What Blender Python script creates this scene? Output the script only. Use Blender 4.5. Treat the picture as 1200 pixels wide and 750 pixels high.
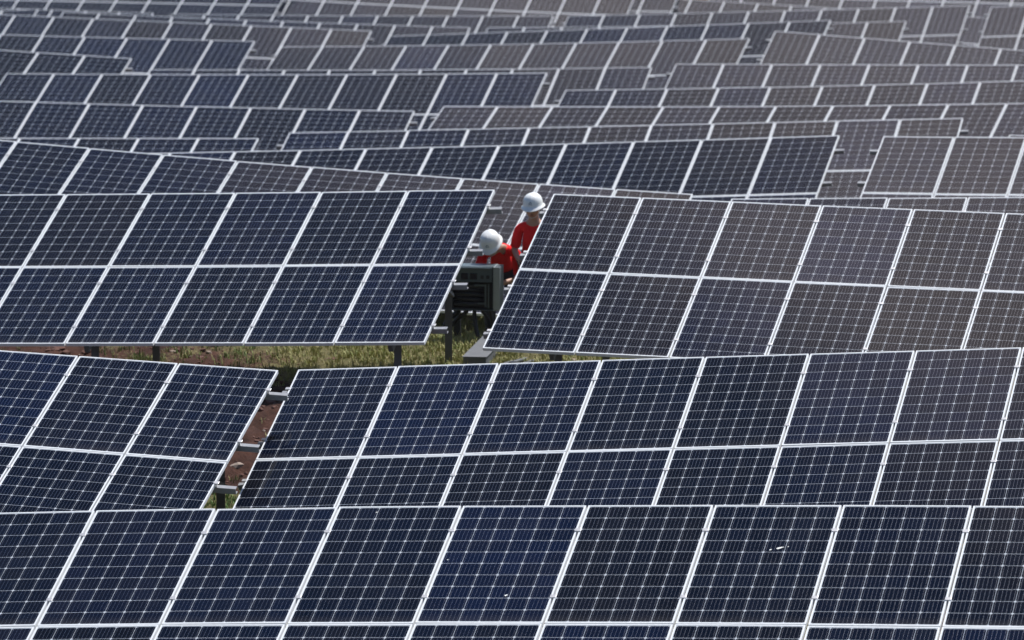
import bpy, bmesh, math, random
import numpy as np
from mathutils import Vector, Matrix, noise
R = math.radians
random.seed(7); np.random.seed(7)
for o in list(bpy.data.objects): bpy.data.objects.remove(o)
scn = bpy.context.scene
COL = scn.collection

# ---------------------------------------------------------------- camera
PITCH = R(9.0); CAMZ = 10.0; FPX = 6200.0
cam_d = bpy.data.cameras.new('camera'); cam = bpy.data.objects.new('camera', cam_d); COL.objects.link(cam)
cam.location = (0, 0, CAMZ); cam.rotation_euler = (R(90) - PITCH, 0, 0)
cam_d.sensor_width = 36; cam_d.lens = FPX / 1200 * 36
cam_d.clip_start = 0.5; cam_d.clip_end = 5000
cam_d.dof.use_dof = True; cam_d.dof.focus_distance = 46.5; cam_d.dof.aperture_fstop = 4.0
scn.camera = cam
# ---------------------------------------------------------------- sky and sun (high, ahead of the camera and to its right)
SUN_AZ = R(46); SUN_EL = R(62)          # azimuth clockwise from +Y
w = bpy.data.worlds.new('World'); scn.world = w; w.use_nodes = True
nt = w.node_tree; nt.nodes.clear()
out = nt.nodes.new('ShaderNodeOutputWorld'); bg = nt.nodes.new('ShaderNodeBackground')
sky = nt.nodes.new('ShaderNodeTexSky'); sky.sky_type = 'NISHITA'; sky.sun_disc = False
sky.sun_elevation = SUN_EL; sky.sun_rotation = SUN_AZ; sky.dust_density = .4; sky.air_density = 1.0; sky.ozone_density = 4.0
L = nt.links.new
def wmath(op, a, b=None, c=None):
    q = nt.nodes.new('ShaderNodeMath'); q.operation = op
    for k, v in enumerate((a, b, c)):
        if v is None: continue
        if isinstance(v, (int, float)): q.inputs[k].default_value = v
        else: L(v, q.inputs[k])
    return q.outputs[0]
# unseen warm-grey cloud bank, shaped to the directions the panels mirror; faint added veil
tc = nt.nodes.new('ShaderNodeTexCoord'); sx = nt.nodes.new('ShaderNodeSeparateXYZ'); L(tc.outputs['Generated'], sx.inputs[0])
nz = nt.nodes.new('ShaderNodeTexNoise'); nz.inputs['Scale'].default_value = 7.0; nz.inputs['Detail'].default_value = 7; nz.inputs['Roughness'].default_value = .6; L(tc.outputs['Generated'], nz.inputs['Vector'])
az = wmath('ARCTAN2', sx.outputs[0], sx.outputs[1])
el_ = wmath('ARCSINE', sx.outputs[2])
edge = wmath('MULTIPLY_ADD', nz.outputs['Fac'], .15, wmath('ADD', wmath('MULTIPLY_ADD', el_, -1.2, az), 1.133 - .058))
mr = nt.nodes.new('ShaderNodeMapRange'); mr.interpolation_type = 'SMOOTHSTEP'; L(edge, mr.inputs[0]); mr.inputs[1].default_value = -.055; mr.inputs[2].default_value = .065
nz2 = nt.nodes.new('ShaderNodeTexNoise'); nz2.inputs['Scale'].default_value = 14.0; nz2.inputs['Detail'].default_value = 5; L(tc.outputs['Generated'], nz2.inputs['Vector'])
cl = nt.nodes.new('ShaderNodeMix'); cl.data_type = 'RGBA'; cl.inputs[6].default_value = (12.0, 10.3, 9.7, 1); cl.inputs[7].default_value = (19.5, 17.3, 17.8, 1); L(nz2.outputs['Fac'], cl.inputs[0])
mx = nt.nodes.new('ShaderNodeMix'); mx.data_type = 'RGBA'; mv = nt.nodes.new('ShaderNodeMapRange'); mv.interpolation_type = 'SMOOTHSTEP'; L(el_, mv.inputs[0]); mv.inputs[1].default_value = R(50.5); mv.inputs[2].default_value = R(45.5); mv.inputs[3].default_value = 0; mv.inputs[4].default_value = .03
def win(src, a, b):                        # smooth window limiting the added bank, degrees
    q = nt.nodes.new('ShaderNodeMapRange'); q.interpolation_type = 'SMOOTHSTEP'; L(src, q.inputs[0]); q.inputs[1].default_value = R(a); q.inputs[2].default_value = R(b); return q.outputs[0]
bank = wmath('MULTIPLY', wmath('MULTIPLY', win(az, 26, 9), win(el_, 34, 41)), wmath('MULTIPLY', win(el_, 64, 56), mr.outputs[0]))
L(wmath('MAXIMUM', wmath('MAXIMUM', bank, wmath('MULTIPLY', wmath('MULTIPLY', win(az, -60, -10), win(az, 60, 25)), wmath('MULTIPLY', mv.outputs[0], win(el_, 30, 41)))), wmath('MULTIPLY', mr.outputs[0], .04)), mx.inputs[0]); L(sky.outputs[0], mx.inputs[6]); L(cl.outputs[2], mx.inputs[7])
L(mx.outputs[2], bg.inputs[0]); L(bg.outputs[0], out.inputs[0])
bg.inputs[1].default_value = 0.085
sd = bpy.data.lights.new('sun', 'SUN'); sd.energy = 5.0; sd.angle = R(.53); sd.color = (1, .975, .94)
sun = bpy.data.objects.new('sun', sd); COL.objects.link(sun)
sdir = Vector((math.sin(SUN_AZ) * math.cos(SUN_EL), math.cos(SUN_AZ) * math.cos(SUN_EL), math.sin(SUN_EL)))
sun.rotation_euler = sdir.to_track_quat('Z', 'Y').to_euler(); sun.location = sdir * 200
vs = scn.view_settings; vs.view_transform = 'Standard'; vs.look = 'None'; vs.exposure = 0.3; vs.gamma = 1.0; vs.use_curve_mapping = False

# ---------------------------------------------------------------- helpers
def at(x, y, D):
    """world point seen at photo pixel (x, y) (1200x750) at depth D metres along the view axis"""
    a, b = (x - 600) / FPX * D, (y - 375) / FPX * D
    c, s = math.cos(PITCH), math.sin(PITCH)
    return Vector((a, -s * b + c * D, CAMZ - c * b - s * D))
def tag(o, label=None, cat=None, group=None, kind=None):
    if label: o['label'] = label
    if cat: o['category'] = cat
    if group: o['group'] = group
    if kind: o['kind'] = kind
    return o
def empty(name, mat):
    o = bpy.data.objects.new(name, None); COL.objects.link(o); o.matrix_world = mat; o.empty_display_size = .2
    return o
def link(name, me, parent=None, loc=None, rot=None, mat=None):
    o = bpy.data.objects.new(name, me); COL.objects.link(o)
    if parent: o.parent = parent
    if mat is not None: o.matrix_local = mat
    else:
        if loc is not None: o.location = loc
        if rot is not None: o.rotation_euler = rot
    return o
class MB:
    def __init__(s): s.bm = bmesh.new(); s.mi = 0
    def face(s, vs):
        f = s.bm.faces.new([s.bm.verts.new(v) if not hasattr(v, 'co') else v for v in vs]); f.material_index = s.mi; return f
    def box(s, x0, x1, y0, y1, z0, z1, M=None, mi=None):
        c = [(x, y, z) for x in (x0, x1) for y in (y0, y1) for z in (z0, z1)]
        v = [s.bm.verts.new((M @ Vector(p)) if M else p) for p in c]
        for q in ((0,1,3,2),(4,6,7,5),(0,4,5,1),(2,3,7,6),(0,2,6,4),(1,5,7,3)):
            f = s.bm.faces.new([v[k] for k in q]); f.material_index = s.mi if mi is None else mi
        return s
    def bar(s, a, b, wx, wy, up=(0, 0, 1), prof=None, mi=None):
        """prism between two points; prof = list of (side, up) outline points or a box wx x wy"""
        a, b = Vector(a), Vector(b); d = (b - a).normalized(); u = Vector(up); sx = d.cross(u).normalized(); u = sx.cross(d)
        prof = prof or [(-wx/2, -wy/2), (wx/2, -wy/2), (wx/2, wy/2), (-wx/2, wy/2)]
        r = [[s.bm.verts.new(p + sx * q[0] + u * q[1]) for q in prof] for p in (a, b)]
        n = len(prof)
        for k in range(n):
            f = s.bm.faces.new([r[0][k], r[0][(k+1) % n], r[1][(k+1) % n], r[1][k]]); f.material_index = s.mi if mi is None else mi
        s.bm.faces.new(r[0][::-1]); s.bm.faces.new(r[1]); return s
    def tube(s, pts, rad, n=10, caps=True):
        pts = [Vector(p) for p in pts]; rings = []
        rad = rad if isinstance(rad, (list, tuple)) else [rad] * len(pts)
        ref = Vector((0.13, .29, .95)).normalized()
        for k, p in enumerate(pts):
            d = (pts[min(k+1, len(pts)-1)] - pts[max(k-1, 0)]).normalized()
            if abs(d.dot(ref)) > .95: ref = Vector((1, 0, 0))
            x = d.cross(ref).normalized(); y = x.cross(d)
            rings.append([s.bm.verts.new(p + (x * math.cos(t) + y * math.sin(t)) * rad[k]) for t in [2*math.pi*i/n for i in range(n)]])
        for a, b in zip(rings, rings[1:]):
            for i in range(n):
                f = s.bm.faces.new([a[i], a[(i+1) % n], b[(i+1) % n], b[i]]); f.smooth = True; f.material_index = s.mi
        if caps:
            s.bm.faces.new(rings[0][::-1]).material_index = s.mi; s.bm.faces.new(rings[-1]).material_index = s.mi
        return s
    def mesh(s, name, *mats, bevel=0):
        bmesh.ops.recalc_face_normals(s.bm, faces=s.bm.faces)
        if bevel: bmesh.ops.bevel(s.bm, geom=[e for e in s.bm.edges], offset=bevel, segments=2, affect='EDGES', profile=.5)
        me = bpy.data.meshes.new(name); s.bm.to_mesh(me); s.bm.free()
        for m in mats: me.materials.append(m)
        return me

def newmat(name):
    m = bpy.data.materials.new(name); m.use_nodes = True; n = m.node_tree
    p = n.nodes['Principled BSDF']; return m, n, p
def simple(name, col, rough=.5, metal=0., var=.12, scale=9., bump=0., spec=.5):
    m, n, p = newmat(name); N = n.nodes.new; l = n.links.new
    t = N('ShaderNodeTexCoord'); q = N('ShaderNodeTexNoise'); q.inputs['Scale'].default_value = scale; q.inputs['Detail'].default_value = 5
    l(t.outputs['Object'], q.inputs['Vector'])
    x = N('ShaderNodeMix'); x.data_type = 'RGBA'
    x.inputs[6].default_value = (*[c * (1 - var) for c in col], 1); x.inputs[7].default_value = (*[min(1, c * (1 + var)) for c in col], 1)
    l(q.outputs['Fac'], x.inputs[0]); l(x.outputs[2], p.inputs['Base Color'])
    r = N('ShaderNodeMapRange'); r.inputs[3].default_value = max(0, rough - .1); r.inputs[4].default_value = min(1, rough + .1)
    l(q.outputs['Fac'], r.inputs[0]); l(r.outputs[0], p.inputs['Roughness'])
    p.inputs['Metallic'].default_value = metal; p.inputs['Specular IOR Level'].default_value = spec
    if bump:
        b = N('ShaderNodeBump'); b.inputs['Strength'].default_value = bump; b.inputs['Distance'].default_value = .01
        l(q.outputs['Fac'], b.inputs['Height']); l(b.outputs[0], p.inputs['Normal'])
    return m

# ---------------------------------------------------------------- materials
CW = .1595; CH = .1610                      # cell pitch
def cell_material():
    m, n, p = newmat('monocrystalline cells under glass'); N = n.nodes.new; l = n.links.new
    def math_(op, a, b=None, c=None):
        q = N('ShaderNodeMath'); q.operation = op
        for k, v in enumerate((a, b, c)):
            if v is None: continue
            if isinstance(v, (int, float)): q.inputs[k].default_value = v
            else: l(v, q.inputs[k])
        return q.outputs[0]
    def mixc(f, a, b):
        q = N('ShaderNodeMix'); q.data_type = 'RGBA'; l(f, q.inputs[0]) if not isinstance(f, float) else None
        if isinstance(f, float): q.inputs[0].default_value = f
        for k, v in ((6, a), (7, b)):
            if isinstance(v, tuple): q.inputs[k].default_value = (*v, 1)
            else: l(v, q.inputs[k])
        return q.outputs[2]
    tcn = N('ShaderNodeTexCoord'); sp = N('ShaderNodeSeparateXYZ'); l(tcn.outputs['Object'], sp.inputs[0])
    u = math_('MULTIPLY_ADD', sp.outputs[0], 1 / CW, 3.0); v = math_('MULTIPLY_ADD', sp.outputs[1], 1 / CH, 5.0)
    fu = math_('ABSOLUTE', math_('SUBTRACT', math_('FRACT', u), .5)); fv = math_('ABSOLUTE', math_('SUBTRACT', math_('FRACT', v), .5))
    g = .0095
    gap = math_('MAXIMUM', math_('GREATER_THAN', fu, .5 - g), math_('GREATER_THAN', fv, .5 - .0095))
    gap = math_('MAXIMUM', gap, math_('GREATER_THAN', math_('ADD', fu, fv), .912))
    outside = math_('MAXIMUM', math_('GREATER_THAN', math_('ABSOLUTE', sp.outputs[0]), CW*3), math_('GREATER_THAN', math_('ABSOLUTE', sp.outputs[1]), CH*5))
    white = math_('MAXIMUM', gap, outside)
    bus = math_('LESS_THAN', math_('ABSOLUTE', math_('SUBTRACT', math_('FRACT', math_('MULTIPLY', u, 5.0)), .5)), .017)
    bus = math_('MULTIPLY', bus, math_('SUBTRACT', 1.0, white))
    oi = N('ShaderNodeObjectInfo'); rnd = oi.outputs['Random']
    ramp = N('ShaderNodeValToRGB'); el = ramp.color_ramp.elements
    el[0].position = 0; el[0].color = (.0010, .0036, .0135, 1); el[1].position = 1; el[1].color = (.0022, .0024, .0045, 1)
    e = ramp.color_ramp.elements.new(.35); e.color = (.0007, .0027, .0095, 1)
    e = ramp.color_ramp.elements.new(.6); e.color = (.0011, .0023, .0065, 1)
    e = ramp.color_ramp.elements.new(.8); e.color = (.0011, .0045, .019, 1)
    l(rnd, ramp.inputs[0])
    # every cell a touch different
    cb = N('ShaderNodeCombineXYZ'); l(math_('FLOOR', u), cb.inputs[0]); l(math_('FLOOR', v), cb.inputs[1]); l(math_('MULTIPLY', rnd, 57.0), cb.inputs[2])
    wn = N('ShaderNodeTexWhiteNoise'); wn.noise_dimensions = '3D'; l(cb.outputs[0], wn.inputs['Vector'])
    cv = math_('MULTIPLY_ADD', wn.outputs['Value'], .5, .75)
    hs = N('ShaderNodeHueSaturation'); l(ramp.outputs[0], hs.inputs['Color']); l(cv, hs.inputs['Value'])
    c = mixc(bus, hs.outputs[0], (.33, .34, .37))
    c = mixc(white, c, (.42, .45, .49))
    # dust film: patchy, heavier towards the lower rim
    off = N('ShaderNodeVectorMath'); off.operation = 'ADD'; l(tcn.outputs['Object'], off.inputs[0])
    l(oi.outputs['Location'], off.inputs[1])
    n1 = N('ShaderNodeTexNoise'); n1.inputs['Scale'].default_value = 1.7; n1.inputs['Detail'].default_value = 6; l(off.outputs[0], n1.inputs['Vector'])
    n2 = N('ShaderNodeTexNoise'); n2.inputs['Scale'].default_value = 60; n2.inputs['Detail'].default_value = 2; l(off.outputs[0], n2.inputs['Vector'])
    low = N('ShaderNodeMapRange'); l(sp.outputs[1], low.inputs[0]); low.inputs[1].default_value = -.70; low.inputs[2].default_value = -.82; low.inputs[3].default_value = 0; low.inputs[4].default_value = .05
    d1 = N('ShaderNodeMapRange'); l(n1.outputs['Fac'], d1.inputs[0]); d1.inputs[1].default_value = .35; d1.inputs[2].default_value = .75; d1.inputs[3].default_value = .0; d1.inputs[4].default_value = .011
    spk = N('ShaderNodeMapRange'); l(n2.outputs['Fac'], spk.inputs[0]); spk.inputs[1].default_value = .74; spk.inputs[2].default_value = .80; spk.inputs[3].default_value = 0; spk.inputs[4].default_value = .25
    dust = math_('ADD', math_('ADD', d1.outputs[0], low.outputs[0]), spk.outputs[0])
    c = mixc(dust, c, (.34, .30, .26))
    l(c, p.inputs['Base Color'])
    met = math_('MULTIPLY', bus, 1.0); l(met, p.inputs['Metallic'])
    ro = math_('MULTIPLY_ADD', bus, -.13, .46); l(ro, p.inputs['Roughness'])
    p.inputs['Specular IOR Level'].default_value = 0.0
    p.inputs['Coat Weight'].default_value = 1.0; p.inputs['Coat IOR'].default_value = 1.22
    cro = math_('MULTIPLY_ADD', n1.outputs['Fac'], .06, .01); l(cro, p.inputs['Coat Roughness'])
    return m
M_CELL = cell_material()
M_BACK = simple('white backsheet', (.62, .62, .60), .6)
M_FRAME = simple('anodised aluminium frame', (.70, .72, .74), .4, 0, .06, 6)
M_GALV = simple('galvanised steel', (.27, .28, .30), .5, .2, .25, 14)
M_GALVD = simple('dark galvanised steel', (.12, .125, .135), .6, .2, .3, 10)  # darker copy; the posts' shade under the racks is put into its colour
M_CLAMP = simple('clamp aluminium', (.55, .55, .56), .4, .6)

# ---------------------------------------------------------------- solar arrays
PW, PL, FT = .985, 1.646, .035             # module size
SW, SL = 1.003, 1.662                      # module pitch
# key, i centre, first and last module built, first and last module of the rack, top-edge point, yaw, tilt, roll, sag
TAB = [
('T1',3.50,-2,9,-2,9,(0.099,40.309,2.163),14.33,21.58,3.07,0.00184),
('T2L',-1.00,-4,0,-11,0,(-3.172,49.649,1.725),14.90,21.47,-1.53,0.00003),
('T2R',3.27,0,9,0,11,(1.110,49.275,1.825),14.45,21.44,4.13,0.00007),
('T3L',-2.35,-7,0,-11,0,(-2.459,58.502,2.182),14.74,21.69,2.53,-0.00061),
('T3R',2.20,0,7,0,11,(2.591,57.133,2.253),14.26,21.79,-0.51,-0.00029),
('T4',4.92,-2,9,-2,9,(-1.670,67.135,1.284),14.50,21.12,-2.39,-0.00150),
('T4R',1.50,0,6,0,11,(4.201,65.412,1.183),14.84,21.80,2.35,-0.00000),
('T5',5.17,-2,9,-2,9,(0.943,75.209,0.654),15.94,22.20,3.48,-0.00065),
('T5R',1.00,0,4,0,11,(6.105,72.477,1.081),15.24,20.95,1.25,-0.00001),
('T6L',-2.00,-6,0,-11,0,(-5.965,84.026,-0.360),14.31,21.80,1.66,-0.00005),
('C',5.80,0,11,0,11,(2.033,83.861,-0.132),13.57,21.59,2.87,-0.00007),
('B',3.50,-3,7,-4,7,(-5.133,93.738,-1.001),13.20,21.80,0.23,-0.00104),
('D',5.00,0,11,0,11,(3.516,89.014,-0.433),20.35,21.80,2.57,-0.00101),
('A',5.77,0,11,0,11,(-4.393,102.554,-1.396),14.50,21.78,1.68,-0.00084),
('E',4.00,0,11,0,11,(4.858,98.883,-1.225),16.35,21.80,2.92,-0.00109),
('I',-1.46,-5,0,-11,0,(-9.122,107.177,-1.492),14.53,21.80,-1.94,-0.00004),
('H',5.50,0,11,0,11,(-2.419,112.054,-2.350),13.34,21.80,1.70,-0.00099),
('F',3.50,0,10,0,11,(6.708,106.044,-1.584),15.58,21.80,1.48,-0.00031),
('K',-3.00,-8,0,-11,0,(-8.669,118.748,-2.370),14.35,21.80,0.04,-0.00036),
('L',5.80,0,11,0,11,(0.292,117.865,-2.411),17.87,21.84,2.87,-0.00117),
('G',2.50,0,8,0,11,(8.182,114.867,-2.005),14.78,21.80,-2.89,-0.00010),
('J',4.70,-2,9,-2,9,(-7.577,128.041,-2.982),13.16,21.24,-1.11,-0.00019),
('M',5.81,0,11,0,11,(2.573,125.816,-2.867),17.92,22.79,3.79,-0.00025),
('R',-5.50,-11,0,-11,0,(-6.446,137.575,-3.877),13.25,21.80,-0.81,-0.00095),
('X',5.40,0,11,0,11,(4.582,134.986,-3.743),15.51,21.80,2.39,-0.00096),
('Y',-0.50,-4,0,-11,0,(-12.963,139.091,-3.743),14.47,21.80,3.54,0.00000),
('Q',5.50,0,11,0,11,(-4.200,146.344,-4.622),13.96,21.80,1.14,-0.00069),
('QL',-1.00,-7,0,-11,0,(-11.082,149.037,-4.790),14.52,21.80,-0.37,-0.00000),
('U',6.21,0,11,0,11,(7.524,141.184,-3.967),15.36,22.28,2.97,-0.00036),
('V',0.50,0,4,0,11,(12.851,136.119,-3.357),15.81,22.38,3.31,0.00000),
('SL',-3.00,-11,0,-11,0,(-10.800,156.384,-4.755),14.42,21.80,-0.16,-0.00012),
('T',6.00,0,11,0,11,(-1.220,154.427,-4.459),12.97,21.80,-1.47,-0.00109),
('W',2.50,0,11,0,11,(6.717,154.424,-5.045),14.66,21.80,-2.04,0.00004),
('Z',4.00,0,11,0,11,(10.165,157.417,-4.470),14.45,21.80,-0.24,-0.00014),
('ZL',-4.00,-11,0,-11,0,(1.147,156.377,-4.708),14.36,21.80,0.97,-0.00000),
('ZM',-4.00,-11,0,-11,0,(-10.249,155.548,-4.403),14.38,21.80,0.24,-0.00001),
('CR',0.50,0,2,0,11,(8.282,82.297,-0.108),14.52,21.80,-0.09,0.00000),

]
LABEL = {
'T1': ('front row of navy solar panels across the bottom of the picture, nearest rack of all', 'R1'),
'T2L': ('second-row rack of near-black panels tilting down to the right, left of the soil gap', 'R2'),
'T2R': ('second-row solar rack climbing to the right from the narrow gap with red soil', 'R2'),
'T3L': ('dark blue two-tier solar rack whose right end stands beside the grey inverter box', 'R3'),
'T3R': ('glare-lit greyish two-tier solar rack hiding the workers\' legs, to the right of both', 'R3'),
'T4': ('solar rack sloping down to the right directly behind the workers, its left part black', 'R4'),
'T4R': ('thin top strip of a rack just above the glare-lit rack right of the workers', 'R4'),
'T5': ('slate blue rack rising to the right behind the workers, ending short of the right edge', 'R5'),
'T5R': ('brownish rack at the right edge, starting beside the end of the slate blue rack', 'R5'),
'T6L': ('low strip of panels at left, just above the downward sloping rack, sixth row', 'R6'),
'C': ('long solar rack rising to the right just behind the slate blue rack, sixth row', 'R6'),
'CR': ('corner of a solar rack peeping out above the brownish rack at the right edge', 'R6'),
'B': ('deep blue rack in the left half, seventh row, ending at a small gap', 'R7'),
'D': ('solar rack in the right half starting beside the deep blue left one, seventh row', 'R7'),
'A': ('long level rack of dark panels in the left half, eighth row, both ends showing', 'R8'),
'E': ('greyish rack curving up to the right edge from beside the long level rack, eighth row', 'R8'),
'I': ('short dark rack end at the left edge, sloping down above the long level rack', 'R9'),
'H': ('rack showing mostly as a thin line behind the long level rack, ninth row', 'R9'),
'F': ('pale brown level solar rack in the right half, ninth row', 'R9'),
'K': ('blue upper left rack whose right end leaves a dark notch, tenth row', 'R10'),
'L': ('solar rack with both ends showing in the upper middle, arching slightly, tenth row', 'R10'),
'G': ('brown rack in the upper right, sloping down to the right edge, tenth row', 'R10'),
'J': ('navy solar rack sloping down to the right in the upper left, eleventh row', 'R11'),
'M': ('navy solar rack rising to the right in the upper right middle, eleventh row', 'R11'),
'Y': ('tiny end of a far rack at the left edge near the top corner', 'R12'),
'R': ('thin far rack under the pale top rows, left half, sloping gently down, twelfth row', 'R12'),
'X': ('thin far rack in the right half, its end left of a gap, twelfth row', 'R12'),
'QL': ('far rack at the top left, thirteenth row, ending in the pale band', 'R13'),
'Q': ('far thin level rack in the middle, under the pale top racks, thirteenth row', 'R13'),
'U': ('far grey rack near the top, rising right, ending at the upper right notch', 'R13'),
'V': ('far grey rack in the top right corner, right of the notch', 'R13'),
'SL': ('hazy far rack along the top left edge, fourteenth row', 'R14'),
'T': ('hazy brownish rack along the top middle with a slanting seam, fourteenth row', 'R14'),
'W': ('hazy far rack sloping down to the right at the top right, fourteenth row', 'R14'),
'Z': ('farthest rack at the top right edge of the picture', 'R15'),
'ZL': ('farthest rack, top middle, seen in the slot between two hazy racks', 'R15'),
'ZM': ('farthest rack at the top left, its lower tier just inside the picture', 'R15'),
}
ROWNAME = {'R%d' % k: 'solar racks in row %d counted from the front' % k for k in range(1, 16)}

def module_meshes():
    x, y, li = PW/2, PL/2, .0115
    m = MB(); m.box(-x+li-.002, x-li+.002, -y+li-.002, y-li+.002, -.008, -.0025)
    me = m.mesh('solar_panel', M_CELL, M_BACK)
    for p in me.polygons:
        if p.normal.z < -.5: p.material_index = 1
    f = MB()
    for s in (-1, 1):                       # long sides run full length, short sides butt between them
        f.box(*sorted((s*x, s*(x-li))), -y, y, -FT, 0)
        f.box(*sorted((s*(x-li-.001), s*(x-.030))), -y+.03, y-.03, -FT, -FT+.003)
        f.box(-x+li, x-li, *sorted((s*y, s*(y-li))), -FT, 0)
    fm = f.mesh('frame', M_FRAME)
    return me, fm
ME_PANEL, ME_FRAME = module_meshes()
c = MB(); c.box(-.024, .024, -.02, .02, -.001, .006); c.box(-.005, .005, -.02, .02, -FT, -.001)
ME_CLAMP = c.mesh('clamp', M_CLAMP, bevel=.0015)
ME_JBOX = MB().box(-.06, .06, -.05, .05, -.034, -.0085).mesh('junction_box', simple('black junction box', (.02, .02, .02), .5), bevel=.004)

class Rack:
    def __init__(s, row):
        (s.key, s.ic, s.i0, s.i1, s.r0, s.r1, o, yaw, tilt, roll, s.sag) = row
        yaw, tilt, roll = R(yaw), R(tilt), R(roll)
        U = Vector((math.cos(yaw)*math.cos(roll), -math.sin(yaw)*math.cos(roll), math.sin(roll)))
        V = Vector((math.sin(yaw), math.cos(yaw), 0)) * math.cos(tilt) + Vector((0, 0, math.sin(tilt)))
        V = (V - U * U.dot(V)).normalized(); N = U.cross(V)
        s.O = Vector(o); s.U, s.V, s.N = U, V, N
    def pt(s, i, j, n=0.):                  # world point, i modules along, j modules down, n above
        return s.O + s.U * (SW*(i - s.ic)) - s.V * (SL*j) + s.N * n - Vector((0, 0, 1)) * s.sag * (i - s.ic)**2
RACKS = [Rack(t) for t in TAB]
RK = {r.key: r for r in RACKS}

# ground height: smooth surface carried by the rack feet
GS = []
for r in RACKS:
    for k in range(r.i0, r.i1 + 1):
        b = r.pt(k, 2); t = r.pt(k, 0); zz = b.z - {'T3': .62, 'T4': .30}.get(r.key[:2], .50)
        for q in (0, .5, 1): GS.append((b.x + (t.x-b.x)*q, b.y + (t.y-b.y)*q, zz))
GS = np.array(GS)
def ground_np(x, y):
    x = np.atleast_1d(x).astype(float); y = np.atleast_1d(y).astype(float); o = np.empty_like(x)
    for a in range(0, len(x), 4000):
        d = ((x[a:a+4000, None]-GS[None, :, 0])**2 + (y[a:a+4000, None]-GS[None, :, 1])**2)
        wgt = 1/(d + .25)**2; o[a:a+4000] = (wgt*GS[None, :, 2]).sum(1)/wgt.sum(1)
    return o
def ground(x, y): return float(ground_np([x], [y])[0])

CPROF = [(-.024, -.058), (.024, -.058), (.024, -.054), (-.020, -.054), (-.020, -.004), (.020, -.004), (.020, -.016), (.024, -.016), (.024, 0), (-.024, 0)]
def build_rack(r):
    near = r.key[:2] in ('T1', 'T2', 'T3', 'T4', 'T5')
    mid = (r.i0 + r.i1) / 2; c = r.pt(mid, 1); gz = ground(c.x, c.y)
    rot = Matrix((r.U, r.V, r.N)).transposed().to_4x4()
    base = Matrix.Translation((c.x, c.y, gz)) @ rot; inv = base.inverted()
    root = empty('solar_array', base)
    lab, row = LABEL[r.key]; tag(root, lab, 'solar array', ROWNAME[row])
    loc = lambda p: inv @ p
    rr = random.Random(r.key)
    for i in range(r.i0, r.i1):
        for j in (0, 1):
            ce = loc(r.pt(i + .5, j + .5)); slope = -2*r.sag*(i + .5 - r.ic)/SW
            M = Matrix.Translation(ce) @ Matrix.Rotation(-math.atan(slope) + rr.gauss(0, R(.10)), 4, 'Y') @ Matrix.Rotation(rr.gauss(0, R(.10)), 4, 'X')
            p = link('solar_panel', ME_PANEL, root, mat=M)
            link('frame', ME_FRAME, p)
            if near and (j == 0 or i == r.i1-1): link('junction_box', ME_JBOX, p, loc=(0, .62, 0))
    ext = {'T3L': .15, 'T3R': .07, 'T2L': .19, 'T2R': .07}.get(r.key, .12)
    lo = r.i0 - (ext if r.i0 == r.r0 else 0); hi = r.i1 + (ext if r.i1 == r.r1 else 0)
    xs = [lo] + list(range(r.i0, r.i1 + 1)) + [hi]
    xs = sorted(set(xs))
    for j in (.22, .78, 1.22, 1.78):        # purlins, C section
        m = MB(); P = [loc(r.pt(x, j, -FT - .001)) for x in xs]
        prof = CPROF; rings = [[m.bm.verts.new(q + Vector((0, a, b))) for a, b in prof] for q in P]; n = len(prof)
        for A, B in zip(rings, rings[1:]):
            for k in range(n): m.bm.faces.new([A[k], A[(k+1) % n], B[(k+1) % n], B[k]])
        m.bm.faces.new(rings[0]); m.bm.faces.new(rings[-1][::-1])
        link('rail', m.mesh('rail', M_GALV), root)
    off = .42 if r.key != 'T3R' else .72
    n = max(2, round((r.r1 - r.r0 - 2*off)/3.2)); step = (r.r1 - r.r0 - 2*off)/n
    for k in range(n + 1):
        i = r.r1 - off - k*step if r.key != 'T3R' else r.r0 + off + k*step
        if i < r.i0 - .1 or i > r.i1 + .1: continue
        a, b = r.pt(i, .06, -.132), r.pt(i, 1.94, -.132)
        link('rafter', MB().bar(loc(a), loc(b), .05, .07, up=(0, 0, 1)).mesh('rafter', M_GALVD), root)
        for j in (.36, 1.76):
            t = r.pt(i, j, -.165); g = ground(t.x, t.y) - .25; s = .04
            pr = [(-s, -s), (s, -s), (s, -s+.006), (-s+.006, -s+.006), (-s+.006, s-.006), (s, s-.006), (s, s), (-s, s)]
            link('post', MB().bar(loc(t), loc(Vector((t.x, t.y, g))), 0, 0, up=inv.to_3x3() @ Vector((0, 1, 0)), prof=pr).mesh('post', M_GALVD), root)
        t = r.pt(i, .95, -.15); q = r.pt(i, .36, -.155); q.z = (q.z + ground(q.x, q.y))/2
        link('brace', MB().bar(loc(t + r.U*.05), loc(q + r.U*.05), .035, .035, up=(1, 0, 0)).mesh('brace', M_GALVD), root)
    if r.key[:2] in ('T1', 'T2', 'T3', 'T4'):
        for i in range(r.i0, r.i1 + 1):
            for j in (.22, .78, 1.22, 1.78):
                q = loc(r.pt(i, j)); sh = 0.
                if i == r.r0: sh = -.004
                if i == r.r1: sh = .004
                link('clamp', ME_CLAMP, root, loc=q + Vector((sh, 0, 0)))
    return root
ROOTS = {r.key: build_rack(r) for r in RACKS}

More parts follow.
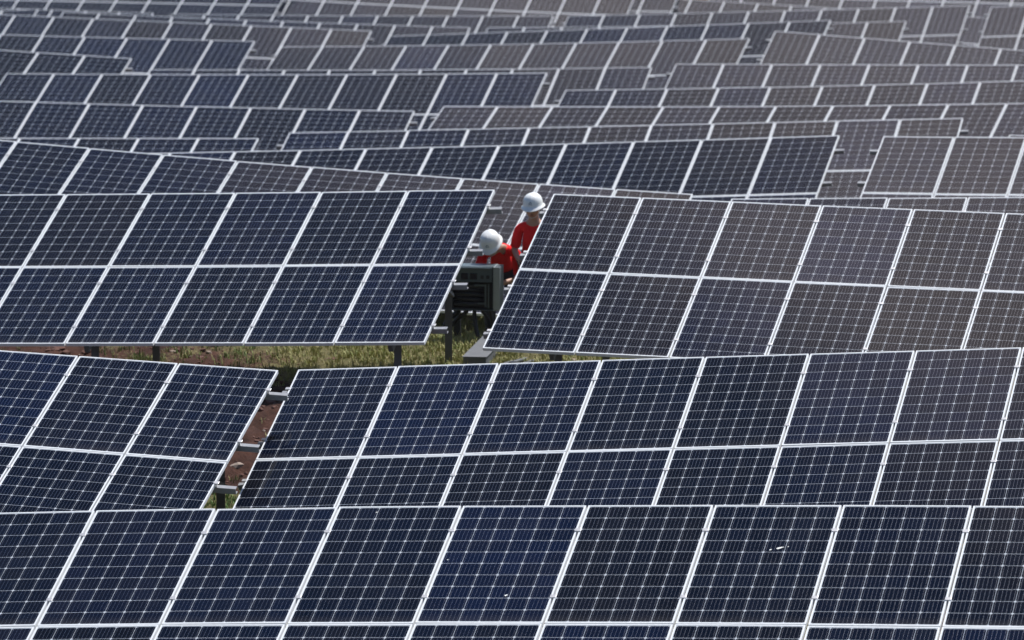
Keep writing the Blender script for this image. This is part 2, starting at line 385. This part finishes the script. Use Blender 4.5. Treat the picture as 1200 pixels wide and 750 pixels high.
# ---------------------------------------------------------------- ground
def axis(segs):
    a = []
    for lo, hi, st in segs: a += list(np.arange(lo, hi, st))
    return np.array(a + [segs[-1][1]])
gx = axis([(-1500, -300, 200), (-300, -60, 30), (-60, -16, 4), (-16, -7, .6), (-7, 4, .09), (4, 16, .6), (16, 60, 4), (60, 300, 30), (300, 1500, 200)])
gy = axis([(-600, -60, 90), (-60, 34, 8), (34, 43, .6), (43, 68, .12), (68, 168, .8), (168, 260, 8), (260, 800, 60), (800, 3000, 300)])
X, Y = np.meshgrid(gx, gy); xf, yf = X.ravel(), Y.ravel()
zf = ground_np(xf, yf)
gr = np.zeros(len(xf))
def patch(x, y):
    """0 bare red soil .. 1 grass"""
    n = noise.noise(Vector((x*.45, y*.22, 3.1)))*.9 + noise.noise(Vector((x*1.7, y*.8, 9.2)))*.5
    b = .32 + n
    if y > 55.5: b += max(-.25, min(.8, (x + 2.9)*.5))            # greener towards the inverter
    if 51.8 < y < 56.2 and x < -.8: b -= 1.1                       # trampled red soil between the second and third row
    if y <= 51.8 and x < 0: b += .65
    return max(0., min(1., b*1.3))
for k in range(len(xf)):
    x, y = xf[k], yf[k]
    if -7.5 < x < 4.5 and 42 < y < 68.5:
        gr[k] = patch(x, y)
        zf[k] += .045*noise.noise(Vector((x*2.3, y*2.3, 0))) + (.05*noise.noise(Vector((x*5, y*5, 4))) + .04*noise.noise(Vector((x*11, y*11, 8))))*(1.2 - gr[k])
    else:
        gr[k] = .45 + .5*noise.noise(Vector((x*.3, y*.15, 3.1)))
me = bpy.data.meshes.new('ground')
nx, ny = len(gx), len(gy)
idx = np.arange(nx*ny).reshape(ny, nx)
q = np.stack([idx[:-1, :-1], idx[:-1, 1:], idx[1:, 1:], idx[1:, :-1]], -1).reshape(-1, 4)
me.from_pydata(np.stack([xf, yf, zf], 1).tolist(), [], q.tolist())
at_ = me.attributes.new('cover', 'FLOAT', 'POINT'); at_.data.foreach_set('value', gr.astype(np.float32))
for p in me.polygons: p.use_smooth = True
m, n, p = newmat('red soil with sparse dry grass'); N = n.nodes.new; l = n.links.new
tcn = N('ShaderNodeTexCoord'); atn = N('ShaderNodeAttribute'); atn.attribute_name = 'cover'
n1 = N('ShaderNodeTexNoise'); n1.inputs['Scale'].default_value = 5; n1.inputs['Detail'].default_value = 9; n1.inputs['Roughness'].default_value = .7; l(tcn.outputs['Object'], n1.inputs['Vector'])
n2 = N('ShaderNodeTexNoise'); n2.inputs['Scale'].default_value = 28; n2.inputs['Detail'].default_value = 6; n2.inputs['Roughness'].default_value = .7; l(tcn.outputs['Object'], n2.inputs['Vector'])
s1 = N('ShaderNodeValToRGB'); e = s1.color_ramp.elements; e[0].position = .3; e[0].color = (.022, .010, .007, 1); e[1].position = .75; e[1].color = (.095, .043, .030, 1); l(n1.outputs['Fac'], s1.inputs[0])
s2 = N('ShaderNodeValToRGB'); e = s2.color_ramp.elements; e[0].position = .3; e[0].color = (.035, .045, .012, 1); e[1].position = .7; e[1].color = (.20, .165, .08, 1); l(n2.outputs['Fac'], s2.inputs[0])
mm = N('ShaderNodeMath'); mm.operation = 'ADD'; l(atn.outputs['Fac'], mm.inputs[0])
m2 = N('ShaderNodeMath'); m2.operation = 'MULTIPLY_ADD'; l(n2.outputs['Fac'], m2.inputs[0]); m2.inputs[1].default_value = 1.2; m2.inputs[2].default_value = -.6; l(m2.outputs[0], mm.inputs[1])
st = N('ShaderNodeMapRange'); l(mm.outputs[0], st.inputs[0]); st.inputs[1].default_value = .4; st.inputs[2].default_value = .6
mxn = N('ShaderNodeMix'); mxn.data_type = 'RGBA'; l(st.outputs[0], mxn.inputs[0]); l(s1.outputs[0], mxn.inputs[6]); l(s2.outputs[0], mxn.inputs[7]); l(mxn.outputs[2], p.inputs['Base Color'])
p.inputs['Roughness'].default_value = .95; p.inputs['Specular IOR Level'].default_value = .15
b = N('ShaderNodeBump'); b.inputs['Strength'].default_value = .8; b.inputs['Distance'].default_value = .04; l(n2.outputs['Fac'], b.inputs['Height']); l(b.outputs[0], p.inputs['Normal'])
me.materials.append(m)
go = link('ground', me); tag(go, kind='structure')

# grass: one stand of blades (nobody could count it)
def grass():
    rng = random.Random(11); V = []; F = []; mi = []
    cx = []; 
    tries = 0
    while len(cx) < 17000 and tries < 200000:
        tries += 1
        y = rng.uniform(44, 67.5); x = rng.uniform(-6.6, 2.2)
        if y < 52 and not (-4.6 < x < -1.2): continue
        if rng.random() < patch(x, y)**1.4 + .015: cx.append((x, y))
    gz = ground_np([c[0] for c in cx], [c[1] for c in cx])
    for (x, y), z in zip(cx, gz):
        tall = rng.random() < .05
        z += .045*noise.noise(Vector((x*2.3, y*2.3, 0)))
        for _ in range(rng.randint(4, 7)):
            a = rng.uniform(0, 6.283); h = rng.uniform(.025, .085)*(1.9 if tall else 1); wd = rng.uniform(.003, .007); le = rng.uniform(.1, .9)*h
            bx, by = x + rng.gauss(0, .025), y + rng.gauss(0, .025); dx, dy = math.cos(a), math.sin(a)
            k = len(V); V += [(bx - dy*wd, by + dx*wd, z - .02), (bx + dy*wd, by - dx*wd, z - .02),
                              (bx + dx*le*.4 - dy*wd*.8, by + dy*le*.4 + dx*wd*.8, z + h*.6), (bx + dx*le*.4 + dy*wd*.8, by + dy*le*.4 - dx*wd*.8, z + h*.6), (bx + dx*le, by + dy*le, z + h)]
            F += [(k, k+1, k+3, k+2), (k+2, k+3, k+4)]
            t = rng.random() + (.35 if x > -2.6 else (-.6 if y < 52 else -.12)); mm_ = 0 if t < .3 else (2 if t < .62 else 1); mi += [mm_, mm_]
    me = bpy.data.meshes.new('grass'); me.from_pydata(V, [], F); me.polygons.foreach_set('material_index', mi)
    for nm, col in (('fresh grass', (.09, .17, .03)), ('straw grass', (.36, .34, .13)), ('olive grass', (.19, .24, .06))):
        g = simple(nm, col, .7, var=.3, scale=3); me.materials.append(g)
    return me
tag(link('grass', grass()), 'short dry grass and weeds growing under the racks', 'grass', kind='stuff')
def clods():
    rng = random.Random(5); bm = bmesh.new()
    P = []
    while len(P) < 2600:
        y = rng.uniform(44, 66); x = rng.uniform(-6.6, 2)
        if rng.random() < 1.05 - patch(x, y): P.append((x, y))
    gz = ground_np([c[0] for c in P], [c[1] for c in P])
    for (x, y), z in zip(P, gz):
        s = .012 + .045*rng.random()**3
        M = Matrix.Translation((x, y, z + s*.2)) @ Matrix.Rotation(rng.random()*6, 4, 'Z') @ Matrix.Diagonal((s*rng.uniform(.8, 1.6), s, s*rng.uniform(.5, .8), 1))
        r = bmesh.ops.create_icosphere(bm, subdivisions=1, radius=1, matrix=M)
        mi = 0 if rng.random() < .93 else 1
        for v in r['verts']:
            v.co += Vector((rng.gauss(0, .16), rng.gauss(0, .16), rng.gauss(0, .16)))*s
            for f in v.link_faces: f.material_index = mi
    me = bpy.data.meshes.new('soil_clods'); bm.to_mesh(me); bm.free()
    me.materials.append(simple('red clay clod', (.10, .043, .03), .9, var=.35, scale=6)); me.materials.append(simple('pale stone', (.26, .20, .16), .85, var=.2))
    return me
tag(link('soil_clods', clods()), 'crumbly red soil clods and small stones strewn between the racks', 'soil', kind='stuff')

# ---------------------------------------------------------------- inverter box on the rear post at the end of the left rack
M_BOX = simple('grey painted inverter steel', (.085, .115, .13), .45, .2, .12, 12)
M_BOXD = simple('dark grey inverter plastic', (.018, .021, .026), .5, 0, .2)
M_BLK = simple('black rubber cable', (.012, .012, .014), .5)
M_SCR = simple('dark display glass', (.008, .012, .02), .12)
BD = 60.0
bp = at(559, 338, BD); yawb = R(-9)
Bm = Matrix.Translation(bp) @ Matrix.Rotation(yawb, 4, 'Z')
box = empty('inverter_box', Matrix.Translation((bp.x, bp.y, bp.z)) @ Matrix.Rotation(yawb, 4, 'Z'))
tag(box, 'open grey inverter cabinet in front of the bending worker, cables hanging under it', 'inverter')
m = MB()                                     # cabinet: back, left wall, top, bottom tray
m.box(-.29, .20, .17, .18, -.24, .26); m.box(-.29, -.28, -.06, .17, -.24, .26); m.box(-.28, .20, -.06, .17, .25, .26)
m.box(-.28, .20, -.06, .17, -.245, -.235); m.box(.19, .20, -.06, .17, -.235, .25)
link('cabinet', m.mesh('cabinet', M_BOX, bevel=.002), box)
m = MB(); m.box(-.275, .185, -.085, -.062, .085, .255); m.box(-.275, .185, -.10, -.085, .235, .25); m.box(-.275, .185, -.095, -.085, .088, .10)
fp = link('faceplate', m.mesh('faceplate', M_BOX, bevel=.002), box)
for k, (a, b_, z0, z1) in enumerate(((-.17, -.09, .115, .185), (-.065, .015, .115, .185))):
    link('window', MB().box(a, b_, -.092, -.0855, z0, z1).mesh('window', M_SCR, bevel=.002), fp)
for a in (.055, .12):
    link('button', MB().box(a, a+.036, -.096, -.0855, .125, .165).mesh('button', M_BOXD, bevel=.003), fp)
m = MB()                                     # heat sink with upright fins on the right side
m.box(.202, .215, -.10, .17, -.24, .262)
for k in range(5): m.box(.2155, .28, -.10 + k*.06, -.085 + k*.06, -.235, .258)
m.box(.2155, .282, -.118, -.103, -.22, .262)
link('heat_sink', m.mesh('heat_sink', simple('grey cast aluminium', (.30, .34, .355), .45, .3), bevel=.0015), box)
m = MB()                                     # inner L shaped bracket seen in the recess
m.box(.10, .118, -.075, -.055, -.20, .06); m.box(.135, .15, -.07, -.05, -.22, .06); m.box(-.02, .099, -.073, -.057, .035, .055); m.box(.02, .10, -.07, -.05, -.17, -.155)
link('bracket', m.mesh('bracket', M_BOX), box)
m = MB()
for k in range(5):
    zz = .035 - k*.052; m.tube([(-.27, .0, zz), (-.1, -.03, zz + .01*math.sin(k)), (.08, -.02, zz - .005)], .018 if k % 2 else .024, 10)
link('wiring', m.mesh('wiring', M_BOXD), box)
m = MB(); m.box(-.27, .18, .02, .165, -.23, .245); link('recess_shade', m.mesh('recess_shade', M_BLK, bevel=.004), box)  # black block added to darken the open recess like deep shade
m = MB()
for x in (-.22, -.13, -.04, .06, .15): m.tube([(x, .05, -.246), (x, .05, -.29)], .022, 12)
link('gland', m.mesh('gland', M_BLK), box)
rng = random.Random(3)
def hose(pts, r=.022, name='hose'):
    m = MB(); P = []
    pts = [Vector(p) for p in pts]
    for k in range(len(pts)-1):              # Catmull-Rom
        p0, p1, p2, p3 = pts[max(k-1, 0)], pts[k], pts[k+1], pts[min(k+2, len(pts)-1)]
        for t in [q/10 for q in range(10)]:
            P.append(.5*((2*p1) + (p2-p0)*t + (2*p0-5*p1+4*p2-p3)*t*t + (3*p1-p0-3*p2+p3)*t**3))
    P.append(pts[-1])
    rad = [r*(1.12 if k % 2 else .94) for k in range(len(P))]
    m.tube(P, rad, 10); return link(name, m.mesh(name, M_BLK), box)
hose([(-.04, .05, -.28), (-.02, .0, -.40), (.01, -.04, -.52), (.06, -.05, -.62), (.16, -.03, -.66), (.30, 0, -.63)], .024)
hose([(.15, .05, -.28), (.17, .04, -.40), (.16, .06, -.55), (.19, .10, -.74)], .02)
hose([(.06, .05, -.28), (.14, .1, -.40), (.20, .12, -.5), (.24, .16, -.72)], .016)
hose([(-.22, .05, -.28), (-.33, .02, -.36), (-.37, .0, -.46), (-.30, .02, -.60), (-.22, .05, -.70), (-.20, .06, -.95)], .026)
hose([(-.13, .05, -.28), (-.27, .06, -.40), (-.34, .05, -.52), (-.27, .05, -.66), (-.23, .08, -.98)], .024)
m = MB(); m.tube([(-.30, -.02, -.60), (-.26, -.02, -.62), (.02, -.03, -.67), (.34, -.03, -.69)], .036, 14)
link('conduit', m.mesh('conduit', simple('dark blue grey conduit', (.05, .06, .07), .4)), box)
m = MB(); m.box(-.30, -.225, .182, .25, -1.25, .22); m.box(-.30, .19, .182, .2, .1, .14); m.box(-.30, .19, .182, .2, -.2, -.16)
link('post', m.mesh('post', simple('dark painted steel', (.04, .042, .045), .5, .2)), box)

# ---------------------------------------------------------------- cable tray lying on the ground under the right rack
def gz_(p, dz=0): return Vector((p.x, p.y, ground(p.x, p.y) + dz))
a = gz_(at(556, 428, 57.6), .10); b = gz_(at(590, 404, 60.6), .10)
tr = empty('cable_tray', Matrix.Translation(a)); tag(tr, 'flat galvanised cable duct lying on the grass below the inverter, running back to the right', 'cable duct')
dl = b - a
link('lid', MB().bar((0, 0, .062), dl + Vector((0, 0, .062)), .27, .006).mesh('lid', M_GALVD, bevel=.001), tr)
link('channel', MB().bar((0, 0, 0), dl, .25, .11).mesh('channel', M_GALVD, bevel=.004), tr)
a2 = gz_(at(588, 428, 57.6), .09); b2 = gz_(at(655, 402, 61.2), .09)
for k in range(3):
    off_ = Vector((.10*k, 0, .02*(k % 2)))
    m = MB(); m.bar(Vector((0, 0, 0)), b2 - a2, 0, 0, prof=CPROF)
    o = link('spare_rail', m.mesh('spare_rail', M_GALVD), None, loc=a2 + off_)
    tag(o, ('spare steel rail on the grass right beside the cable duct', 'spare steel rail lying between two others on the grass', 'spare steel rail on the grass farthest right from the cable duct')[k], 'steel rail', 'spare rails on the grass')

# ---------------------------------------------------------------- bird dropping on the front rack
def splat():
    rk = RK['T1']; inv = ROOTS['T1'].matrix_world.inverted(); bm = bmesh.new(); rg = random.Random(2)
    for (i, j, s, e) in ((5.62, .37, .012, 2.4), (5.55, .385, .007, 1.5), (5.68, .36, .005, 1.), (2.33, .055, .007, 1.), (3.63, .77, .010, 1.4), (3.06, .47, .006, 1.)):
        c = inv @ rk.pt(i, j, .0008)
        vs_ = [bm.verts.new(c + Vector((math.cos(t)*s*e*rg.uniform(.7, 1.2), math.sin(t)*s*rg.uniform(.6, 1.2) + .35*math.cos(t)*s*e, 0))) for t in [2*math.pi*q/11 for q in range(11)]]
        bm.faces.new(vs_)
    me = bpy.data.meshes.new('droppings'); bm.to_mesh(me); bm.free(); me.materials.append(simple('dried droppings', (.75, .75, .72), .8)); return me
link('droppings', splat(), ROOTS['T1'])

# ---------------------------------------------------------------- people
def skin(name, V, E, root, mats, parent=None, loc=None, sub=2):
    """V: list of (x,y,z,rx,ry); E: edges -> one smooth skinned surface"""
    me = bpy.data.meshes.new(name + '_cage'); me.from_pydata([v[:3] for v in V], E, [])
    o = bpy.data.objects.new(name + '_cage', me); COL.objects.link(o)
    md = o.modifiers.new('s', 'SKIN'); md.use_smooth_shade = True
    for k, v in enumerate(V):
        sv = me.skin_vertices[0].data[k]; sv.radius = (v[3], v[4] if len(v) > 4 else v[3]); sv.use_root = (k == root)
    sb = o.modifiers.new('b', 'SUBSURF'); sb.levels = sub; sb.render_levels = sub
    dg = bpy.context.evaluated_depsgraph_get(); dg.update()
    out_ = bpy.data.meshes.new_from_object(o.evaluated_get(dg)); out_.name = name
    bpy.data.objects.remove(o); bpy.data.meshes.remove(me)
    out_.materials.clear()
    for m in mats: out_.materials.append(m)
    for p in out_.polygons: p.use_smooth = True; p.material_index = 0
    return link(name, out_, parent, loc=loc)
M_SKIN = simple('tanned skin', (.42, .23, .155), .5, var=.08)
def red_cloth():
    m, n, p = newmat('red cotton'); N = n.nodes.new; l = n.links.new
    t = N('ShaderNodeTexCoord'); q = N('ShaderNodeTexNoise'); q.inputs['Scale'].default_value = 7; q.inputs['Detail'].default_value = 4; q.inputs['Distortion'].default_value = .8
    mp_ = N('ShaderNodeMapping'); mp_.inputs['Scale'].default_value = (1.6, 1.6, .7); l(t.outputs['Object'], mp_.inputs[0]); l(mp_.outputs[0], q.inputs['Vector'])
    x = N('ShaderNodeMix'); x.data_type = 'RGBA'; x.inputs[6].default_value = (.74, .012, .014, 1); x.inputs[7].default_value = (.86, .022, .022, 1); l(q.outputs['Fac'], x.inputs[0]); l(x.outputs[2], p.inputs['Base Color'])
    b = N('ShaderNodeBump'); b.inputs['Strength'].default_value = 1.; b.inputs['Distance'].default_value = .05; l(q.outputs['Fac'], b.inputs['Height']); l(b.outputs[0], p.inputs['Normal'])
    p.inputs['Roughness'].default_value = .85; p.inputs['Specular IOR Level'].default_value = .2; return m
M_RED = red_cloth()
M_TROU = simple('dark work trousers', (.035, .04, .055), .85)
M_HAT = simple('white hard hat plastic', (.80, .81, .80), .28, var=.02)
M_EMB = simple('grey blue helmet mark', (.28, .33, .40), .5)
M_STRAP = simple('pale chin strap', (.62, .60, .56), .7)
M_HAIR = simple('black hair', (.012, .010, .010), .6)
M_BOOT = simple('dark work boot', (.03, .025, .02), .6)
M_GLOVE = simple('dark green glove', (.02, .07, .055), .8)

def hat_meshes():
    bm = bmesh.new(); n = 40; rings = []
    # dome profile (radius factor, height), front is -y
    prof = [(.148, -.006), (.146, .000), (.128, .008), (.122, .022), (.120, .05), (.113, .082), (.098, .110), (.075, .131), (.045, .144), (.018, .149)]
    for r_, z in prof:
        ring = []
        for k in range(n):
            t = 2*math.pi*k/n; fr = max(0, -math.sin(t)); br = 1 + (.16*fr**2 if r_ > .14 else 0)
            ridge = 1 + (.035*math.exp(-(((math.cos(t))*r_)/.016)**2) if .03 < r_ < .115 else 0)
            side = 1 + (.02*math.exp(-((abs(math.cos(t))*r_ - .045)/.010)**2) if .05 < r_ < .115 else 0)
            ring.append(bm.verts.new((math.cos(t)*r_*.93*br**.3, math.sin(t)*r_*1.06*br, z*ridge*side - (.018*fr**2 if r_ > .14 else 0))))
        rings.append(ring)
    for a, b in zip(rings, rings[1:]):
        for k in range(n): bm.faces.new([a[k], a[(k+1) % n], b[(k+1) % n], b[k]]).smooth = True
    bm.faces.new(rings[-1]).smooth = True
    inner = []                               # underside shell
    for r_, z in ((.118, -.004), (.114, .045), (.090, .10), (.04, .132)):
        inner.append([bm.verts.new((math.cos(2*math.pi*k/n)*r_*.93, math.sin(2*math.pi*k/n)*r_*1.06, z)) for k in range(n)])
    for k in range(n): bm.faces.new([rings[0][(k+1) % n], rings[0][k], inner[0][k], inner[0][(k+1) % n]])
    for a, b in zip(inner, inner[1:]):
        for k in range(n): bm.faces.new([a[(k+1) % n], a[k], b[k], b[(k+1) % n]]).smooth = True
    bm.faces.new(inner[-1][::-1])
    me = bpy.data.meshes.new('hard_hat'); bm.to_mesh(me); bm.free(); me.materials.append(M_HAT)
    # mark on the front: a small peaked emblem over a short line
    m = MB()
    def on(x, z):                            # point on the dome front
        r_ = np.interp(z, [.022, .05, .082, .110], [.122, .120, .113, .098]) * 1.06 + .0025
        return (x, -math.sqrt(max(r_*r_ - (x/.93*1.06)**2, 0)), z)
    def strip(pts, wd):
        for (x0, z0), (x1, z1) in zip(pts, pts[1:]):
            d = Vector((x1-x0, z1-z0)).normalized(); nx_, nz_ = -d.y*wd, d.x*wd
            m.face([on(x0+nx_, z0+nz_), on(x1+nx_, z1+nz_), on(x1-nx_, z1-nz_), on(x0-nx_, z0-nz_)])
    strip([(-.016, .058), (-.003, .078), (.006, .066), (.016, .058)], .005)
    strip([(-.022, .048), (.022, .048)], .004)
    return me, m.mesh('emblem', M_EMB)
ME_HAT, ME_EMB = hat_meshes()

def head_chain(V, E, neck, base, up, fwd):
    """appends neck and head to the cage; up/fwd are the head's own axes; returns the head frame"""
    up = Vector(up).normalized(); fwd = Vector(fwd); fwd = (fwd - up*fwd.dot(up)).normalized(); rt = fwd.cross(up)
    def add(p, r, to):
        V.append((*p, *(r if isinstance(r, tuple) else (r, r)))); E.append((to, len(V)-1)); return len(V)-1
    b = Vector(base)                         # base of skull
    n_ = add(b, .052, neck); j = add(b + up*.055 + fwd*.025, (.066, .072), n_); c = add(b + up*.115 + fwd*.015, (.079, .092), j); t = add(b + up*.175 + fwd*.005, (.068, .080), c)
    add(b + up*.075 + fwd*.118, .011, c)     # nose
    add(b + up*.015 + fwd*.085, .020, j)     # chin
    for s in (-1, 1): add(b + up*.085 - fwd*.005 + rt*s*.084, .014, c)   # ears
    return b, up, fwd, rt
def head_bits(body, fr, hat_tilt=0, tilt_side=0):
    b, up, fwd, rt = fr
    M = Matrix((rt, -fwd, up)).transposed().to_4x4()
    hat = link('hard_hat', ME_HAT, body, mat=Matrix.Translation(b + up*.118) @ M @ Matrix.Rotation(hat_tilt, 4, 'X') @ Matrix.Rotation(tilt_side, 4, 'Y'))
    link('emblem', ME_EMB, hat)
    eye = simple('eye', (.02, .015, .012), .2)
    for s in (-1, 1):
        link('eye', MB().tube([b + up*.094 + fwd*.088 + rt*s*(.031+.012), b + up*.094 + fwd*.098 + rt*s*.030, b + up*.094 + fwd*.089 + rt*s*(.031-.013)], [.004, .009, .004], 8).mesh('eye', eye), body)
        link('eyebrow', MB().tube([b + up*.112 + fwd*.088 + rt*s*.050, b + up*.116 + fwd*.099 + rt*s*.032, b + up*.111 + fwd*.104 + rt*s*.014], .005, 6).mesh('eyebrow', M_HAIR), body)
    link('mouth', MB().tube([b + up*.034 + fwd*.094 + rt*.024, b + up*.036 + fwd*.104, b + up*.034 + fwd*.094 - rt*.024], [.003, .006, .003], 8).mesh('mouth', simple('lips', (.22, .07, .06), .5)), body)
    hb = MB().tube([b + up*.05 - fwd*.06 + rt*.06, b + up*.05 - fwd*.082, b + up*.05 - fwd*.06 - rt*.06], [.03, .038, .03], 10)
    hb.tube([b + up*.10 - fwd*.06 + rt*.068, b + up*.10 - fwd*.085, b + up*.10 - fwd*.06 - rt*.068], [.03, .04, .03], 10)
    link('hair', hb.mesh('hair', M_HAIR), body)
    for s in (-1, 1):
        link('chin_strap', MB().tube([b + up*.12 + fwd*.03 + rt*s*.088, b + up*.06 + fwd*.05 + rt*s*.081, b + up*.005 + fwd*.075 + rt*s*.04, b - up*.008 + fwd*.088], .0045, 6).mesh('chin_strap', M_STRAP), hat.parent)
def hand(V, E, wrist_i, wrist, d, palm_n, side, curl=.6):
    """palm plus four unequal bent fingers and a thumb, rooted in the palm"""
    d = Vector(d).normalized(); pn = Vector(palm_n); pn = (pn - d*pn.dot(d)).normalized(); sd = d.cross(pn)*side; w_ = Vector(wrist)
    V.append((*(w_ + d*.05), .026, .017)); E.append((wrist_i, len(V)-1)); pi_ = len(V)-1
    V.append((*(w_ + d*.085), .030, .014)); E.append((pi_, len(V)-1)); kn = len(V)-1
    for k, ln in enumerate((.070, .078, .072, .056)):
        o_ = sd*(.030 - .020*k); p0 = w_ + d*.098 + o_; a = V.append((*p0, .009, .009)); E.append((kn, len(V)-1)); pr = len(V)-1; ang = 0; p = p0
        for q in range(2):
            ang += curl*.9; p = p + (d*math.cos(ang) + pn*math.sin(ang))*ln*.5; V.append((*p, .008, .008)); E.append((pr, len(V)-1)); pr = len(V)-1
    p = w_ + d*.045 + sd*.032; V.append((*p, .011, .011)); E.append((pi_, len(V)-1)); pr = len(V)-1
    p = p + (d*.7 + sd*.5 + pn*.5)*.035; V.append((*p, .0095, .0095)); E.append((pr, len(V)-1)); pr = len(V)-1
    p = p + (d*.8 + pn*.6)*.03; V.append((*p, .008, .008)); E.append((pr, len(V)-1))

def person(label, loc, rot, J, head, hands, hat=(0, 0)):
    """J: joints pelvis, spine, chest, neck, and per side shoulder, elbow, wrist, hip, knee, ankle, toe"""
    V, E = [], []
    def add(p, r, to=None):
        V.append((*p, *(r if isinstance(r, tuple) else (r, r))))
        if to is not None: E.append((to, len(V)-1))
        return len(V)-1
    pel = add(J['pelvis'], (.135, .105)); spi = add(J['spine'], (.125, .095), pel); che = add(J['chest'], (.140, .105), spi); nk = add(J['neck'], (.06, .055), che)
    fr = head_chain(V, E, nk, *head)
    for s, k in ((-1, 'r'), (1, 'l')):
        tz = add(Vector(J['sh' + k])*.5 + Vector(J['chest'])*.12 + Vector(J['neck'])*.38, .055, che); sh = add(J['sh' + k], .05, tz); el = add(J['el' + k], .042, sh); wr = add(J['wr' + k], .026, el)
        wv = Vector(J['wr' + k]); dv = Vector(hands[k][0]); hand(V, E, wr, wv, dv, hands[k][1], s, hands[k][2])
        hp = add(J['hip' + k], .085, pel); kn = add(J['kn' + k], .056, hp); an = add(J['an' + k], .038, kn); add(J['to' + k], (.040, .028), an)
    body = skin('person', V, E, 0, [M_SKIN])
    body.location = loc; body.rotation_euler = (0, 0, rot); tag(body, label, 'person', 'workers between the racks')
    # shirt: torso and short sleeves a little outside the body
    V, E = [], []
    m_ = lambda a, b, t: Vector(J[a])*(1-t) + Vector(J[b])*t
    p0 = add(m_('pelvis', 'spine', -.7), (.172, .145)); p1 = add(m_('pelvis', 'spine', .5), (.158, .125), p0); p2 = add(J['spine'], (.155, .122), p1); p3 = add(J['chest'], (.168, .128), p2); add(m_('chest', 'neck', .80), (.082, .078), p3)
    for k in ('r', 'l'):
        tz = add(Vector(J['sh' + k])*.5 + Vector(J['chest'])*.14 + Vector(J['neck'])*.36, .078, p3); a = add(J['sh' + k], .066, tz); b = add(m_('sh' + k, 'el' + k, .45), .066, a); add(m_('sh' + k, 'el' + k, .95), .064, b)
    skin('shirt', V, E, 0, [M_RED], body)
    V, E = [], []
    q = add(J['pelvis'], (.152, .122))
    for k in ('r', 'l'):
        a = add(J['hip' + k], .108, q); b = add(J['kn' + k], .078, a); add(m_('kn' + k, 'an' + k, .9), .066, b)
    skin('trousers', V, E, 0, [M_TROU], body)
    for k in ('r', 'l'):
        an, to = Vector(J['an' + k]), Vector(J['to' + k]); d = (to-an); V = [(*(an + Vector((0, 0, .06))), .052, .052), (*(an - Vector((0, 0, .01)) - d*.15), .05, .05), (*(an + d*.55), .050, .045), (*(to), .045, .035)]
        skin('boot', V, [(0, 1), (1, 2), (2, 3)], 1, [M_BOOT], body)
    head_bits(body, fr, *hat)
    return body
# standing worker behind, looking down at what he holds
p = at(626, 400, 60.45); p = gz_(p)
stand = dict(pelvis=(0, .02, .93), spine=(0, .01, 1.09), chest=(0, 0, 1.27), neck=(0, -.012, 1.415),
    shr=(-.175, 0, 1.32), elr=(-.225, -.03, 1.06), wrr=(-.13, -.235, .985), shl=(.175, 0, 1.32), ell=(.225, -.03, 1.06), wrl=(.10, -.24, .985),
    hipr=(-.09, .02, .87), knr=(-.11, -.01, .48), anr=(-.12, .03, .09), tor=(-.13, -.13, .04), hipl=(.09, .02, .87), knl=(.11, -.01, .48), anl=(.12, .03, .09), tol=(.13, -.13, .04))
W1 = person('standing worker in red shirt and white hard hat, half hidden by the glare-lit rack', p, R(-14), stand,
    ((0, -.02, 1.46), (-.04, -.12, 1), (0, -1, -.25)), {'r': ((.75, -.55, -.1), (.2, .2, -.9), .8), 'l': ((-.75, -.5, -.1), (-.2, .2, -.9), .8)}, (R(2), 0))
m = MB(); m.box(-.06, .10, -.03, .03, -.02, .035)
g = link('tool', m.mesh('cable_coil', M_GLOVE, bevel=.008), None); g.location = W1.matrix_world @ Vector((0, 0, 0))
g.name = 'hand_tool'; tag(g, 'small dark green tool in the hands of the standing worker', 'tool')
g.matrix_world = Matrix.Translation(p) @ Matrix.Rotation(R(-14), 4, 'Z') @ Matrix.Translation((0.0, -.345, .965))
# bending worker in front, working into the cabinet
p2 = at(586, 400, 60.6); p2 = gz_(p2)
bend = dict(pelvis=(.02, .34, .80), spine=(.02, .20, .90), chest=(.02, .02, 1.04), neck=(-.01, -.11, 1.10),
    shr=(-.185, -.02, 1.02), elr=(-.26, -.12, .73), wrr=(-.17, -.36, .72), shl=(.19, 0, 1.03), ell=(.22, -.05, .74), wrl=(.04, -.25, .71),
    hipr=(-.09, .33, .75), knr=(-.12, .05, .44), anr=(-.13, .20, .09), tor=(-.14, .04, .04), hipl=(.11, .33, .75), knl=(.14, .05, .44), anl=(.15, .24, .09), tol=(.16, .08, .04))
W2 = person('bending worker in red shirt, white hard hat bowed over the open inverter cabinet', p2, R(-4), bend,
    ((-.065, -.19, 1.075), (-.22, -.55, 1), (-.15, -.8, -.75)), {'r': ((.3, -.8, -.2), (0, 0, -1), .7), 'l': ((-.6, -.7, -.1), (0, 0, -1), .7)}, (R(6), 0))

# ---------------------------------------------------------------- haze: one closed box of thin even air
def haze():
    m = MB(); m.box(-400, 400, -30, 420, -30, 14)
    me = m.mesh('haze'); mt = bpy.data.materials.new('thin haze'); mt.use_nodes = True; n = mt.node_tree; n.nodes.clear()
    o = n.nodes.new('ShaderNodeOutputMaterial'); v = n.nodes.new('ShaderNodeVolumePrincipled'); v.inputs['Density'].default_value = HAZE; v.inputs['Color'].default_value = (.86, .83, .92, 1); v.inputs['Anisotropy'].default_value = .3
    n.links.new(v.outputs[0], o.inputs['Volume']); me.materials.append(mt)
    tag(link('haze', me), kind='stuff')
HAZE = .0001
haze()
